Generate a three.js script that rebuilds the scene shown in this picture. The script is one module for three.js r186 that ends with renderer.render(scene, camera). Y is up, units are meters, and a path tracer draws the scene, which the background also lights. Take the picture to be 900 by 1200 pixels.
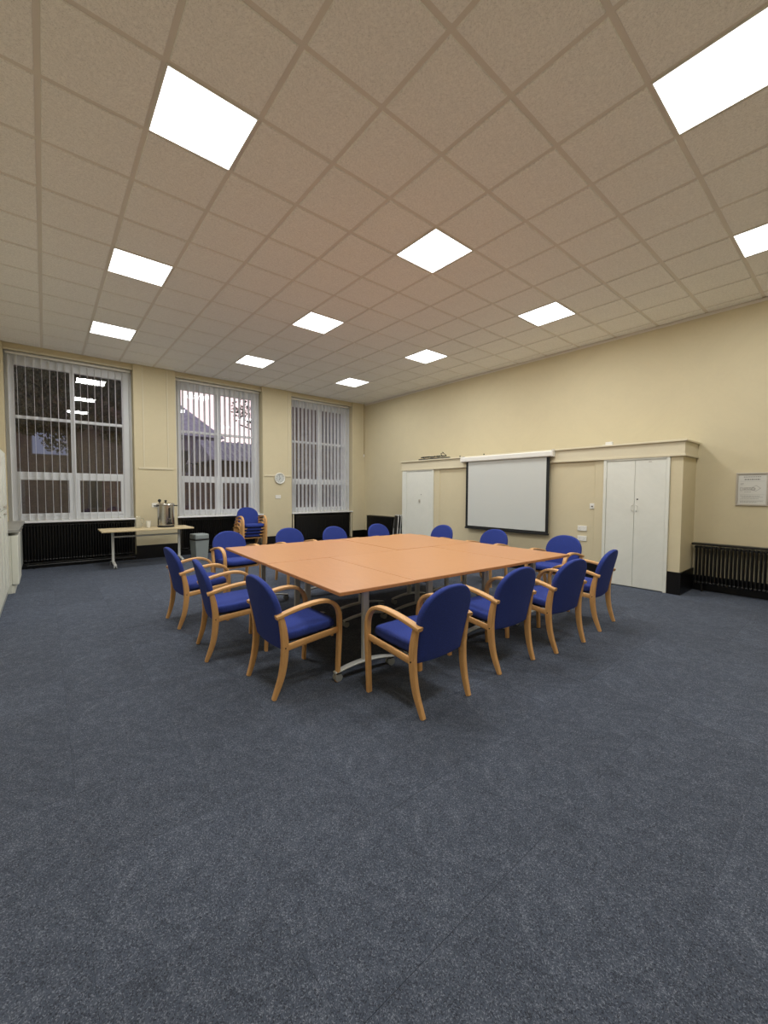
import * as THREE from 'three';
import { RoundedBoxGeometry } from 'three/addons/geometries/RoundedBoxGeometry.js';
import { mergeGeometries, mergeVertices } from 'three/addons/utils/BufferGeometryUtils.js';
import { RectAreaLightUniformsLib } from 'three/addons/lights/RectAreaLightUniformsLib.js';
import { ImprovedNoise } from 'three/addons/math/ImprovedNoise.js';

// ---------------------------------------------------------------- camera, sky, exposure
const scene = new THREE.Scene();
const renderer = new THREE.WebGLRenderer({ antialias: true });
renderer.toneMapping = THREE.LinearToneMapping;
renderer.toneMappingExposure = 1.0;
renderer.shadowMap.enabled = true;
RectAreaLightUniformsLib.init();

const camera = new THREE.PerspectiveCamera(2 * Math.atan(600 / 474.33) * 180 / Math.PI, 0.75, 0.05, 300);
{
  const yaw = 0.6855, pitch = -0.04302, roll = 0.00373;
  const f = new THREE.Vector3(Math.sin(yaw) * Math.cos(pitch), Math.sin(pitch), -Math.cos(yaw) * Math.cos(pitch));
  const r = new THREE.Vector3().crossVectors(f, new THREE.Vector3(0, 1, 0)).normalize();
  const u = new THREE.Vector3().crossVectors(r, f);
  const r2 = r.clone().multiplyScalar(Math.cos(roll)).addScaledVector(u, Math.sin(roll));
  const u2 = u.clone().multiplyScalar(Math.cos(roll)).addScaledVector(r, -Math.sin(roll));
  camera.position.set(-0.0311, 1.4205, 2.1809);
  camera.quaternion.setFromRotationMatrix(new THREE.Matrix4().makeBasis(r2, u2, f.clone().negate()));
  camera.setViewOffset(900, 1200, 10.507, 3.202, 900, 1200);
}
const LAMP = { color: new THREE.Color(0.985, 1.0, 0.99), strength: 29, glow: 5 };
const SKY = 1.3;

// dusk sky: warm pink glow low in the direction of the middle window, lavender grey above
{
  const W = 512, H = 256, d = new Float32Array(W * H * 4), n = new ImprovedNoise();
  const sun = new THREE.Vector3(0.42, 0.05, -0.9).normalize(), v = new THREE.Vector3();
  for (let j = 0; j < H; j++) for (let i = 0; i < W; i++) {
    const el = ((j + 0.5) / H - 0.5) * Math.PI, az = ((i + 0.5) / W - 0.5) * 2 * Math.PI;
    v.set(Math.cos(el) * Math.cos(az), Math.sin(el), Math.cos(el) * Math.sin(az));
    const up = Math.max(0, v.y), g = Math.pow(Math.max(0, 0.5 + 0.5 * v.dot(sun)), 6), hz = Math.exp(-up * 3.2);
    const cl = n.noise(v.x * 5, v.y * 14, v.z * 5) * 0.5 + n.noise(v.x * 11, v.y * 30, v.z * 11 + 7) * 0.3;
    const c = [0.34 + 0.22 * hz, 0.33 + 0.15 * hz, 0.42 + 0.12 * hz];
    const w = [1.5, 1.05, 0.95];
    for (let k = 0; k < 3; k++) d[(j * W + i) * 4 + k] = SKY * (c[k] + w[k] * g * hz * (0.95 + 0.5 * cl) + cl * 0.08);
    d[(j * W + i) * 4 + 3] = 1;
  }
  const t = new THREE.DataTexture(d, W, H, THREE.RGBAFormat, THREE.FloatType);
  t.mapping = THREE.EquirectangularReflectionMapping; t.magFilter = THREE.LinearFilter; t.minFilter = THREE.LinearFilter; t.needsUpdate = true;
  scene.background = t;
}

// ---------------------------------------------------------------- helpers
let seed = 20240611;
const rnd = () => { seed = (seed * 1664525 + 1013904223) >>> 0; return seed / 4294967296; };
const rr = (a, b) => a + (b - a) * rnd();
const noise = new ImprovedNoise();
const taken = {};
const numbered = (n) => { const k = taken[n] = (taken[n] ?? -1) + 1; return k ? n + '_' + String(k).padStart(3, '0') : n; };
const V = (x, y, z) => new THREE.Vector3(x, y, z);

function clean(g) { // keep position, normal, uv so that geometries merge
  const o = g.index ? g.toNonIndexed() : g;
  for (const k of Object.keys(o.attributes)) if (!['position', 'normal', 'uv'].includes(k)) o.deleteAttribute(k);
  return o;
}
const merge = (list) => { const a = [].concat(list).map(clean); return a.length === 1 ? a[0] : mergeGeometries(a); };
function metreUV(g, ox = 0, oy = 0) { // uv in metres, by the way each face points
  const p = g.attributes.position, n = g.attributes.normal, uv = new Float32Array(p.count * 2);
  for (let i = 0; i < p.count; i++) {
    const ax = Math.abs(n.getX(i)), ay = Math.abs(n.getY(i)), az = Math.abs(n.getZ(i));
    let a, b;
    if (ay >= ax && ay >= az) { a = p.getX(i); b = p.getZ(i); } else if (ax >= az) { a = p.getZ(i); b = p.getY(i); } else { a = p.getX(i); b = p.getY(i); }
    uv[2 * i] = a + ox; uv[2 * i + 1] = b + oy;
  }
  g.setAttribute('uv', new THREE.BufferAttribute(uv, 2));
  return g;
}
const box = (x0, x1, y0, y1, z0, z1) => new THREE.BoxGeometry(x1 - x0, y1 - y0, z1 - z0).translate((x0 + x1) / 2, (y0 + y1) / 2, (z0 + z1) / 2);
const rbox = (x0, x1, y0, y1, z0, z1, r = 0.004, s = 2) => new RoundedBoxGeometry(x1 - x0, y1 - y0, z1 - z0, s, Math.min(r, (x1 - x0) / 2.05, (y1 - y0) / 2.05, (z1 - z0) / 2.05)).translate((x0 + x1) / 2, (y0 + y1) / 2, (z0 + z1) / 2);
const cyl = (r0, r1, h, x, y, z, s = 20) => new THREE.CylinderGeometry(r1, r0, h, s).translate(x, y + h / 2, z); // r0 at the bottom
const lathe = (pts, s = 28) => new THREE.LatheGeometry(pts.map(([r, y]) => new THREE.Vector2(r, y)), s);
const tube = (pts, r, seg = 24, rs = 6, closed = false) => new THREE.TubeGeometry(new THREE.CatmullRomCurve3(pts.map((p) => V(...p)), closed), seg, r, rs, closed);
function mesh(name, geo, mat, parent = scene) {
  const m = new THREE.Mesh(Array.isArray(geo) ? merge(geo) : geo, mat);
  m.name = parent === scene ? numbered(name) : name;
  m.castShadow = m.receiveShadow = true;
  parent.add(m);
  return m;
}
function group(name, x = 0, y = 0, z = 0, turn = 0, parent = scene) {
  const g = new THREE.Group(); g.name = parent === scene ? numbered(name) : name; g.position.set(x, y, z); g.rotation.y = turn; parent.add(g); return g;
}
function tag(o, label, category, grp, kind) { o.userData.label = label; o.userData.category = category; if (grp) o.userData.group = grp; if (kind) o.userData.kind = kind; return o; }
function structure(o, label, category) { o.userData.kind = 'structure'; if (label) o.userData.label = label; if (category) o.userData.category = category; return o; }
function copy(o, x, y, z, turn) { const c = o.clone(); c.name = numbered(o.name.replace(/_\d{3}$/, '')); c.userData = { ...o.userData }; scene.add(c); c.position.set(x, y, z); c.rotation.y = turn; return c; }

// sweep a rounded rectangle (width across x, thickness in the plane of the path) along points
function sweep(pts, sizes, steps = 24, ring = 12, power = 4) {
  const curve = new THREE.CatmullRomCurve3(pts.map((p) => V(...p)), false, 'centripetal');
  const pos = [], uv = [], idx = [], side = V(1, 0, 0);
  let len = 0, prev = null;
  for (let i = 0; i <= steps; i++) {
    const t = i / steps, p = curve.getPoint(t), tg = curve.getTangent(t), nrm = V().crossVectors(tg, side).normalize(), sd = V().crossVectors(nrm, tg).normalize();
    if (prev) len += p.distanceTo(prev); prev = p;
    const k = t * (sizes.length - 1), a = Math.min(sizes.length - 2, Math.floor(k)), fr = k - a;
    const w = THREE.MathUtils.lerp(sizes[a][0], sizes[a + 1][0], fr) / 2, th = THREE.MathUtils.lerp(sizes[a][1], sizes[a + 1][1], fr) / 2;
    for (let j = 0; j <= ring; j++) {
      const an = (j + 0.5) / ring * 2 * Math.PI, c = Math.cos(an), s = Math.sin(an), q = Math.pow(Math.pow(Math.abs(c), power) + Math.pow(Math.abs(s), power), -1 / power);
      const e = p.clone().addScaledVector(sd, w * c * q).addScaledVector(nrm, th * s * q);
      pos.push(e.x, e.y, e.z); uv.push(j / ring * 0.12, len);
    }
  }
  const R = ring + 1;
  for (let i = 0; i < steps; i++) for (let j = 0; j < ring; j++) { const a = i * R + j; idx.push(a, a + 1, a + R, a + 1, a + R + 1, a + R); }
  for (const e of [0, steps]) { // caps
    const p = curve.getPoint(e / steps), c = pos.length / 3; pos.push(p.x, p.y, p.z); uv.push(0.05, e ? len : 0);
    const base = pos.length / 3;
    for (let j = 0; j <= ring; j++) { const a = (e * R + j) * 3; pos.push(pos[a], pos[a + 1], pos[a + 2]); uv.push(0.05 + 0.01 * j / ring, e ? len : 0); }
    for (let j = 0; j < ring; j++) e ? idx.push(c, base + j, base + j + 1) : idx.push(c, base + j + 1, base + j);
  }
  const g = new THREE.BufferGeometry();
  g.setAttribute('position', new THREE.Float32BufferAttribute(pos, 3)); g.setAttribute('uv', new THREE.Float32BufferAttribute(uv, 2)); g.setIndex(idx); g.computeVertexNormals();
  return g;
}
// a cushion over a star-shaped outline in the xy plane: rounded rim, crowned faces; bend(x, y, z) moves the points
function cushion(outline, depth, crown, bend, rings = 7, rim = 0.12) {
  const M = outline.length, pos = [], idx = [], uv = [];
  let cx = 0, cy = 0; for (const [x, y] of outline) { cx += x / M; cy += y / M; }
  const prof = []; // [scale, z]
  for (let i = 0; i <= rings; i++) { const s = (1 - rim) * i / rings; prof.push([s, depth / 2 + crown * (1 - s * s)]); }
  for (let i = 1; i < 8; i++) { const a = i / 8 * Math.PI; prof.push([1 - rim + rim * Math.pow(Math.sin(a), 0.8), Math.sign(Math.cos(a)) * Math.pow(Math.abs(Math.cos(a)), 0.8) * depth / 2 + crown * (1 - (1 - rim) ** 2) * Math.cos(a)]); }
  for (let i = rings; i >= 0; i--) { const s = (1 - rim) * i / rings; prof.push([s, -depth / 2 - crown * (1 - s * s)]); }
  for (const [s, z] of prof) for (let j = 0; j <= M; j++) {
    const [ox, oy] = outline[j % M], x = cx + (ox - cx) * s, y = cy + (oy - cy) * s, p = bend(x, y, z);
    pos.push(...p); uv.push(x, y + (z < 0 ? 0.37 : 0));
  }
  const R = M + 1;
  for (let i = 0; i < prof.length - 1; i++) for (let j = 0; j < M; j++) { const a = i * R + j; idx.push(a, a + R, a + 1, a + 1, a + R, a + R + 1); }
  const g = new THREE.BufferGeometry();
  g.setAttribute('position', new THREE.Float32BufferAttribute(pos, 3)); g.setAttribute('uv', new THREE.Float32BufferAttribute(uv, 2)); g.setIndex(idx); g.computeVertexNormals();
  return g;
}

// ---------------------------------------------------------------- textures and materials
function tex(size, fn, srgb = true, metres = 1) {
  const d = new Uint8Array(size * size * 4);
  for (let j = 0; j < size; j++) for (let i = 0; i < size; i++) { const c = fn(i, j, size); for (let k = 0; k < 3; k++) d[(j * size + i) * 4 + k] = Math.max(0, Math.min(255, Array.isArray(c) ? c[k] : c)); d[(j * size + i) * 4 + 3] = 255; }
  const t = new THREE.DataTexture(d, size, size); t.wrapS = t.wrapT = THREE.RepeatWrapping; t.magFilter = THREE.LinearFilter; t.minFilter = THREE.LinearMipmapLinearFilter; t.generateMipmaps = true;
  if (srgb) t.colorSpace = THREE.SRGBColorSpace; t.repeat.set(1 / metres, 1 / metres); t.needsUpdate = true; return t;
}
// noise that repeats over the texture
const tile = (i, j, s, f, z = 0) => { const a = i / s * 2 * Math.PI, b = j / s * 2 * Math.PI, k = f / (2 * Math.PI); return noise.noise(Math.cos(a) * k + 13, Math.sin(a) * k + Math.cos(b) * k * 1.01, Math.sin(b) * k + z + 5.3); };
const std = (o) => new THREE.MeshStandardMaterial({ roughness: 0.8, ...o });
const hex = (h) => { const n = parseInt(h.slice(1), 16); return [n >> 16, (n >> 8) & 255, n & 255]; };
const mix = (a, b, t) => a.map((x, k) => x + (b[k] - x) * t);

const flecks = new Float32Array(1024 * 1024); // carpet fibre: short random strokes
for (let n = 0; n < 75000; n++) {
  const x = rnd() * 1024, y = rnd() * 1024, an = rnd() * 6.28, L = rr(2, 6), v = rr(-1.1, 1.1);
  for (let s = 0; s < L; s++) { const i = (x + Math.cos(an) * s) & 1023, j = (y + Math.sin(an) * s) & 1023; for (const o of [0, 1, 1024]) { const k = (j * 1024 + i + o) & 1048575; flecks[k] = flecks[k] * 0.3 + v * 0.7; } }
}
const CARPET = { dark: '#171b24', base: '#434a58', light: '#9a9fab' };
const carpetTex = tex(1024, (i, j, s) => {
  const f = flecks[j * 1024 + i], m = tile(i, j, s, 24) * 0.10 + tile(i, j, s, 7, 3) * 0.05;
  const t = f + m * 2;
  return t > 0 ? mix(hex(CARPET.base), hex(CARPET.light), Math.min(1, t) * 0.66) : mix(hex(CARPET.base), hex(CARPET.dark), Math.min(1, -t) * 0.85);
});
const carpetBump = tex(1024, (i, j) => 128 + flecks[j * 1024 + i] * 90, false);
const fiss = new Float32Array(512 * 512); // mineral tile: pits and short fissures
for (let n = 0; n < 5200; n++) {
  const x = rnd() * 512, y = rnd() * 512, an = rr(-0.5, 0.5), L = rr(1, 7), v = rr(0.3, 1);
  for (let s = 0; s < L; s++) { const i = (x + Math.cos(an + Math.sin(s)) * s) & 511, j = (y + Math.sin(an * 3 + s * 0.6) * s) & 511; fiss[j * 512 + i] = Math.max(fiss[j * 512 + i], v); }
}
const TILE = hex('#f3f1ee');
const tileTex = tex(512, (i, j, s) => { const f = fiss[j * 512 + i], m = 1 + tile(i, j, s, 40) * 0.035 + tile(i, j, s, 120, 8) * 0.03; return TILE.map((c) => c * m * (1 - 0.22 * f)); }, true, 0.6);
const tileBump = tex(512, (i, j, s) => 170 - fiss[j * 512 + i] * 150 + tile(i, j, s, 90, 2) * 40, false, 0.6);
const plaster = (h, a = 0.02) => { const c = hex(h); return tex(256, (i, j, s) => { const m = 1 + tile(i, j, s, 9) * a * 1.6 + tile(i, j, s, 40, 4) * a; return c.map((x) => x * m); }, true, 2); };
const plasterBump = tex(256, (i, j, s) => 128 + tile(i, j, s, 60) * 60 + tile(i, j, s, 20, 3) * 50, false, 0.5);
const grain = (h, a, along = 0.6) => { const c = hex(h); return tex(512, (i, j, s) => { const w = tile(i, j, s, 3, 1) * 6; const m = 1 + a * (noise.noise(i * 0.35 + w, j * 0.008, 2.2) + 0.6 * noise.noise(i * 0.09 + w, j * 0.01, 9) + 0.5 * noise.noise(i * 0.8, j * 0.05, 4)); return c.map((x, k) => x * (1 + (m - 1) * (1 + k * 0.35))); }, true, along); };
const fabricTex = (h) => { const c = hex(h); return tex(256, (i, j, s) => { const w = ((i >> 1) + (j >> 1)) & 1 ? 1.06 : 0.94, m = w * (1 + tile(i, j, s, 30) * 0.10 + tile(i, j, s, 100, 5) * 0.12); return c.map((x) => x * m); }, true, 0.2); };
const fabricBump = tex(256, (i, j) => 128 + (((i >> 1) + (j >> 1)) & 1 ? 50 : -50), false, 0.2);

const M = {
  cream: std({ map: plaster('#cfc3a3', 0.006), bumpMap: plasterBump, bumpScale: 0.0001, roughness: 0.8 }),
  creamGloss: std({ map: plaster('#d3c9ae', 0.006), roughness: 0.5 }),
  black: std({ map: plaster('#090808', 0.05), roughness: 0.34 }),
  darkGrey: std({ map: plaster('#59534b', 0.05), roughness: 0.6 }),
  iron: std({ color: '#080707', roughness: 0.38 }),
  tile: std({ map: tileTex, bumpMap: tileBump, bumpScale: 0.0012, roughness: 0.95 }),
  grid: std({ color: '#dfd9d1', roughness: 0.6 }),
  carpet: [0, 1, 2].map((k) => std({ map: carpetTex, bumpMap: carpetBump, bumpScale: 0.002, roughness: 1, color: new THREE.Color().setScalar([1, 0.95, 1.05][k]) })),
  subfloor: std({ color: '#1d2028', roughness: 1 }),
  upvc: std({ color: '#dfe0e0', roughness: 0.38 }),
  slat: new THREE.MeshPhysicalMaterial({ color: '#e9eaec', roughness: 0.9, transmission: 0.25, thickness: 0, side: THREE.DoubleSide }),
  whitePlastic: std({ color: '#e4e2da', roughness: 0.45 }),
  glass: new THREE.MeshPhysicalMaterial({ color: '#ffffff', roughness: 0.0, transmission: 1, thickness: 0, ior: 1.9 }),
  doorWhite: std({ map: plaster('#dcdcd2', 0.01), roughness: 0.5 }),
  beech: std({ map: grain('#d6a46a', 0.07, 0.25), roughness: 0.45 }),
  table: std({ map: grain('#c38a5b', 0.03, 0.8), roughness: 0.36 }),
  edge: std({ map: grain('#b97f4e', 0.05, 0.5), roughness: 0.5 }),
  blue: new THREE.MeshPhysicalMaterial({ map: fabricTex('#283a86'), bumpMap: fabricBump, bumpScale: 0.0008, roughness: 0.95, sheen: 0.15, sheenRoughness: 0.6, sheenColor: new THREE.Color('#5a6fc0') }),
  silver: std({ color: '#cfd0cc', roughness: 0.45, metalness: 0.15 }),
  steel: std({ color: '#c9c5bc', roughness: 0.2, metalness: 1 }),
  caster: std({ color: '#8d8f8e', roughness: 0.5 }),
  rubber: std({ color: '#141414', roughness: 0.6 }),
  grey: std({ color: '#8b9392', roughness: 0.55 }),
  paleTop: std({ map: grain('#cdbb95', 0.03, 0.8), roughness: 0.45 }),
  screen: std({ color: '#c9cbc6', roughness: 0.9 }),
  screenBlack: std({ color: '#0b0b0b', roughness: 0.7 }),
  kitchen: std({ color: '#dcdccf', roughness: 0.4 }),
  worktop: std({ map: plaster('#8d8c86', 0.08), roughness: 0.4 }),
  carcass: std({ color: '#9a9c96', roughness: 0.5 }),
  led: std({ color: '#ffffff', emissive: LAMP.color, emissiveIntensity: LAMP.glow, roughness: 0.6 }),
  alu: std({ color: '#b9b2a6', roughness: 0.4, metalness: 0.4 }),
  clear: new THREE.MeshPhysicalMaterial({ color: '#f6f6f2', roughness: 0.08, transmission: 0.9, thickness: 0, ior: 1.45 }),
};

// ---------------------------------------------------------------- the room shell
const CEIL = 4.015, XL = -1.03, XR = 7.42, ZF = -7.42, ZN = 3.3;   // left wall, right wall, window wall, near wall
const ZG = -7.69;                                                  // glass plane
const OPEN = [[-0.53, 1.43], [2.23, 4.21], [5.0, 6.97]];            // window openings along x
const SILL = 0.86, HEAD = 3.9;

// floor: carpet tiles of half a metre on a slab; seams follow x = 0.05 + 0.5 k, z = 1.375 - 0.5 k
const floor = structure(group('floor'), 'blue grey heather carpet laid as half metre tiles', 'floor');
mesh('slab', box(XL - 0.2, XR + 0.2, -0.2, -0.008, ZF - 0.4, ZN + 0.2), M.subfloor, floor);
{
  const cells = [];
  for (let i = -3; i < 16; i++) for (let k = -5; k < 19; k++) {
    const x0 = Math.max(XL, 0.05 + 0.5 * i), x1 = Math.min(XR, 0.55 + 0.5 * i), z0 = Math.max(ZF - 0.1, 0.875 - 0.5 * k), z1 = Math.min(ZN, 1.375 - 0.5 * k);
    if (x1 - x0 < 0.02 || z1 - z0 < 0.02) continue;
    const cx = (x0 + x1) / 2, cz = (z0 + z1) / 2, dx = cx + 0.03, dz = cz - 2.18;
    const fwd = dx * 0.633 - dz * 0.774, lat = Math.abs(dx * 0.774 + dz * 0.633);
    const seen = fwd > 0 && lat < fwd * 1.0 + 0.6;
    cells.push({ x0, x1, z0, z1, key: Math.hypot(dx, dz) + (seen ? 0 : 50) });
  }
  cells.sort((a, b) => a.key - b.key);
  const cache = {};
  const shape = (w, d, v) => cache[[w.toFixed(3), d.toFixed(3), v]] ??= (() => {
    const g = clean(new THREE.BoxGeometry(w, 0.008, d)); return metreUV(g, v * 0.37, v * 0.61);
  })();
  const rest = [];
  cells.forEach((c, n) => {
    const loose = Math.abs(c.z1 - 1.375) < 0.01 && c.x0 > 0.5 && c.x1 < 1.6, gap = 0.0003 + 0.0010 * rnd() ** 2, gz = loose ? 0.0017 : gap, v = (rnd() * 4) | 0, g = shape(+(c.x1 - c.x0 - gap).toFixed(4), +(c.z1 - c.z0 - gz).toFixed(4), v);
    const x = (c.x0 + c.x1) / 2, y = -0.004 - 0.0006 * rnd(), z = (c.z0 + c.z1) / 2;
    if (n < 290) { const m = mesh('carpet_tile', g, M.carpet[(rnd() * 3) | 0], floor); m.position.set(x, y, z); } else rest.push(g.clone().translate(x, y, z));
  });
  const m = mesh('carpet_tiles', rest, M.carpet[0], floor); m.userData.kind = 'stuff';
}

// ceiling: grid of T bars with lay-in tiles standing 6 mm below it
const ceiling = structure(group('ceiling'), 'suspended ceiling of fissured mineral tiles in a square grid', 'ceiling');
mesh('grid', metreUV(clean(box(XL - 0.05, XR + 0.05, CEIL + 0.001, CEIL + 0.06, ZF - 0.3, ZN + 0.05))), M.grid, ceiling);
const isLamp = (i, j) => [1, 5, 9].includes(i) && [-3, 1, 5, 9].includes(j);
{
  const cache = {};
  const shape = (w, d, v) => cache[[w.toFixed(3), d.toFixed(3), v]] ??= (() => {
    const e = 0.005, h = 0.008, P = [[-w / 2, h, -d / 2], [w / 2, h, -d / 2], [w / 2, h, d / 2], [-w / 2, h, d / 2], [-w / 2 + e, 0, -d / 2 + e], [w / 2 - e, 0, -d / 2 + e], [w / 2 - e, 0, d / 2 - e], [-w / 2 + e, 0, d / 2 - e]];
    const q = [[4, 5, 6, 7], [0, 1, 5, 4], [1, 2, 6, 5], [2, 3, 7, 6], [3, 0, 4, 7], [3, 2, 1, 0]], pos = [];
    for (const [a, b, c, dd] of q) for (const k of [a, b, c, a, c, dd]) pos.push(...P[k]);
    const g = new THREE.BufferGeometry(); g.setAttribute('position', new THREE.Float32BufferAttribute(pos, 3)); g.computeVertexNormals();
    return metreUV(g, v * 0.23, v * 0.41);
  })();
  for (let i = -2; i < 13; i++) for (let j = -6; j < 13; j++) {
    if (isLamp(i, j)) continue;
    const x0 = Math.max(XL + 0.012, 0.6 * i + 0.017), x1 = Math.min(XR - 0.012, 0.6 * i + 0.583), z1 = Math.min(ZN - 0.012, -0.6 * j - 0.017), z0 = Math.max(ZF + 0.012, -0.6 * j - 0.583);
    if (x1 - x0 < 0.03 || z1 - z0 < 0.03) continue;
    const m = mesh('ceiling_tile', shape(+(x1 - x0).toFixed(3), +(z1 - z0).toFixed(3), (rnd() * 4) | 0), M.tile, ceiling);
    m.position.set((x0 + x1) / 2, CEIL - 0.007 - 0.0015 * rnd(), (z0 + z1) / 2);
  }
}

// walls
const wallFar = structure(group('wall_far'), 'cream window wall with piers between three tall windows', 'wall');
{
  const T = ZF - 0.45;
  const piers = [[XL - 0.2, OPEN[0][0]], [OPEN[0][1], OPEN[1][0]], [OPEN[1][1], OPEN[2][0]], [OPEN[2][1], XR + 0.2]];
  for (const [a, b] of piers) mesh('pier', metreUV(clean(rbox(a, b, -0.05, CEIL + 0.1, T, ZF, 0.006))), M.cream, wallFar);
  for (const [a, b] of OPEN) {
    mesh('header', metreUV(clean(box(a, b, HEAD + 0.03, CEIL + 0.1, T, ZF - 0.06))), M.cream, wallFar);
    mesh('apron', metreUV(clean(box(a, b, -0.05, SILL - 0.02, T, ZF - 0.16))), a > 2 && a < 3 ? M.darkGrey : M.black, wallFar);
  }
}
structure(mesh('wall_right', metreUV(clean(box(XR, XR + 0.2, -0.05, CEIL + 0.1, ZF - 0.45, ZN + 0.2))), M.cream), 'cream painted long wall with built-in cupboards and radiator', 'wall');
structure(mesh('wall_left', metreUV(clean(box(XL - 0.2, XL, -0.05, CEIL + 0.1, ZF - 0.45, ZN + 0.2))), M.cream), 'cream painted wall behind the kitchen cupboards', 'wall');
structure(mesh('wall_near', metreUV(clean(box(XL - 0.2, XR + 0.2, -0.05, CEIL + 0.1, ZN, ZN + 0.2))), M.cream), 'cream painted wall opposite the windows', 'wall');
structure(mesh('roof_slab', box(XL - 0.2, XR + 0.2, CEIL + 0.1, CEIL + 0.3, ZF - 0.45, ZN + 0.2), M.grid), 'roof slab above the suspended ceiling', 'roof');
structure(mesh('trim_1', [box(XR - 0.022, XR, CEIL - 0.022, CEIL - 0.012, ZF, ZN), box(XR - 0.006, XR, CEIL - 0.05, CEIL - 0.022, ZF, ZN), box(XL, XL + 0.022, CEIL - 0.02, CEIL - 0.01, ZF, ZN), box(XL, XR, CEIL - 0.02, CEIL - 0.01, ZN - 0.022, ZN)], M.grid), 'slim ceiling edge trim along the walls', 'trim');

// black skirting
structure(mesh('baseboard_far', [[OPEN[0][1] - 0.0, OPEN[1][0]], [OPEN[1][1], OPEN[2][0]], [OPEN[2][1], XR]].map(([a, b]) => metreUV(clean(rbox(a, b, 0, 0.285, ZF - 0.01, ZF + 0.022, 0.006)))), M.black), 'black skirting along the window wall piers', 'skirting');
structure(mesh('baseboard_right', [rbox(XR - 0.022, XR + 0.01, 0, 0.215, 0.54, ZN, 0.006), rbox(XR - 0.022, XR + 0.01, 0, 0.285, ZF, -5.08, 0.006)].map((g) => metreUV(clean(g))), M.black), 'black skirting along the screen wall', 'skirting');

// the boxed-out front on the right wall, cornice, panels
const FX = 6.78, BZ0 = -5.08, BZ1 = 0.54, BH = 2.15;
const boxing = structure(group('wall_boxing'), 'cream boxed out wall between the two white cupboards', 'wall');
mesh('side_panel', metreUV(clean(rbox(FX + 0.0505, XR, 0, BH - 0.02, BZ1 - 0.05, BZ1, 0.002))), M.cream, boxing);
mesh('side_panel', metreUV(clean(rbox(FX + 0.0505, XR, 0, BH - 0.02, BZ0, BZ0 + 0.05, 0.002))), M.cream, boxing);
mesh('front_pier', metreUV(clean(rbox(FX, FX + 0.05, 0, BH - 0.02, 0.395, BZ1, 0.003))), M.cream, boxing);
mesh('front_pier', metreUV(clean(rbox(FX, FX + 0.05, 0, BH - 0.02, -4.055, -3.89, 0.004))), M.cream, boxing);
mesh('front_pier', metreUV(clean(rbox(FX, FX + 0.05, 0, BH - 0.02, -0.61, -0.475, 0.004))), M.cream, boxing);
mesh('centre_panel', metreUV(clean(box(FX + 0.012, FX + 0.05, 0, BH - 0.02, -3.89, -0.61))), M.cream, boxing);
mesh('top_board', metreUV(clean(box(FX, XR, BH - 0.03, BH - 0.005, BZ0, BZ1))), M.creamGloss, boxing);
mesh('upper_rail', metreUV(clean(box(FX, FX + 0.05, 1.93, BH - 0.02, BZ0 + 0.05, BZ1 - 0.05))), M.cream, boxing);
structure(mesh('trim_2', [
  rbox(FX - 0.018, FX, 1.945, BH - 0.01, BZ0 - 0.018, BZ1 + 0.018, 0.001), rbox(FX + 0.0005, XR, 1.945, BH - 0.01, BZ1 + 0.0005, BZ1 + 0.018, 0.001), rbox(FX + 0.0005, XR, 1.945, BH - 0.01, BZ0 - 0.018, BZ0 - 0.0005, 0.001),
  rbox(FX - 0.045, XR, BH - 0.02, BH + 0.008, BZ0 - 0.045, BZ1 + 0.045, 0.006),
  rbox(FX - 0.032, FX, 1.93, 1.962, BZ0 - 0.032, BZ1 + 0.032, 0.003), rbox(FX + 0.0005, XR, 1.93, 1.962, BZ1 + 0.0005, BZ1 + 0.032, 0.003), rbox(FX + 0.0005, XR, 1.93, 1.962, BZ0 - 0.032, BZ0 - 0.0005, 0.003),
].map((g) => metreUV(clean(g))), M.creamGloss), 'cream cornice board with mouldings over the cupboards and screen', 'cornice');
structure(mesh('baseboard_boxing', [rbox(FX - 0.018, FX + 0.01, 0, 0.315, 0.395, BZ1 + 0.018, 0.002), rbox(FX + 0.0105, XR, 0, 0.315, BZ1 - 0.01, BZ1 + 0.018, 0.002), rbox(FX - 0.014, FX + 0.01, 0, 0.285, -4.05, -0.48, 0.004)].map((g) => metreUV(clean(g))), M.black), 'black skirting around the boxed out wall', 'skirting');

// window head rails, dado strips on the piers
const trim3 = structure(group('trim_3'), 'cream rail across the top of each window opening', 'trim');
for (const [a, b] of OPEN) mesh('rail', rbox(a + 0.001, b - 0.001, HEAD - 0.005, HEAD + 0.03, ZF - 0.10, ZF - 0.035, 0.012), M.creamGloss, trim3);
const trim4 = structure(group('trim_4'), 'cream dado strip across each window pier', 'trim');
for (const [a, b, y] of [[1.5, 2.16, 1.895], [4.24, 4.97, 1.82]]) mesh('dado_strip', rbox(a, b, y - 0.022, y + 0.022, ZF - 0.002, ZF + 0.018, 0.006), M.creamGloss, trim4);
const trim5 = structure(group('trim_5'), 'thin vertical cream cable trunking on the window piers', 'trim');
for (const x of [1.60, 2.06, 4.915]) mesh('trunking', rbox(x - 0.012, x + 0.012, x > 4 ? 1.84 : 1.92, CEIL - 0.02, ZF - 0.002, ZF + 0.01, 0.004), M.creamGloss, trim5);

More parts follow.
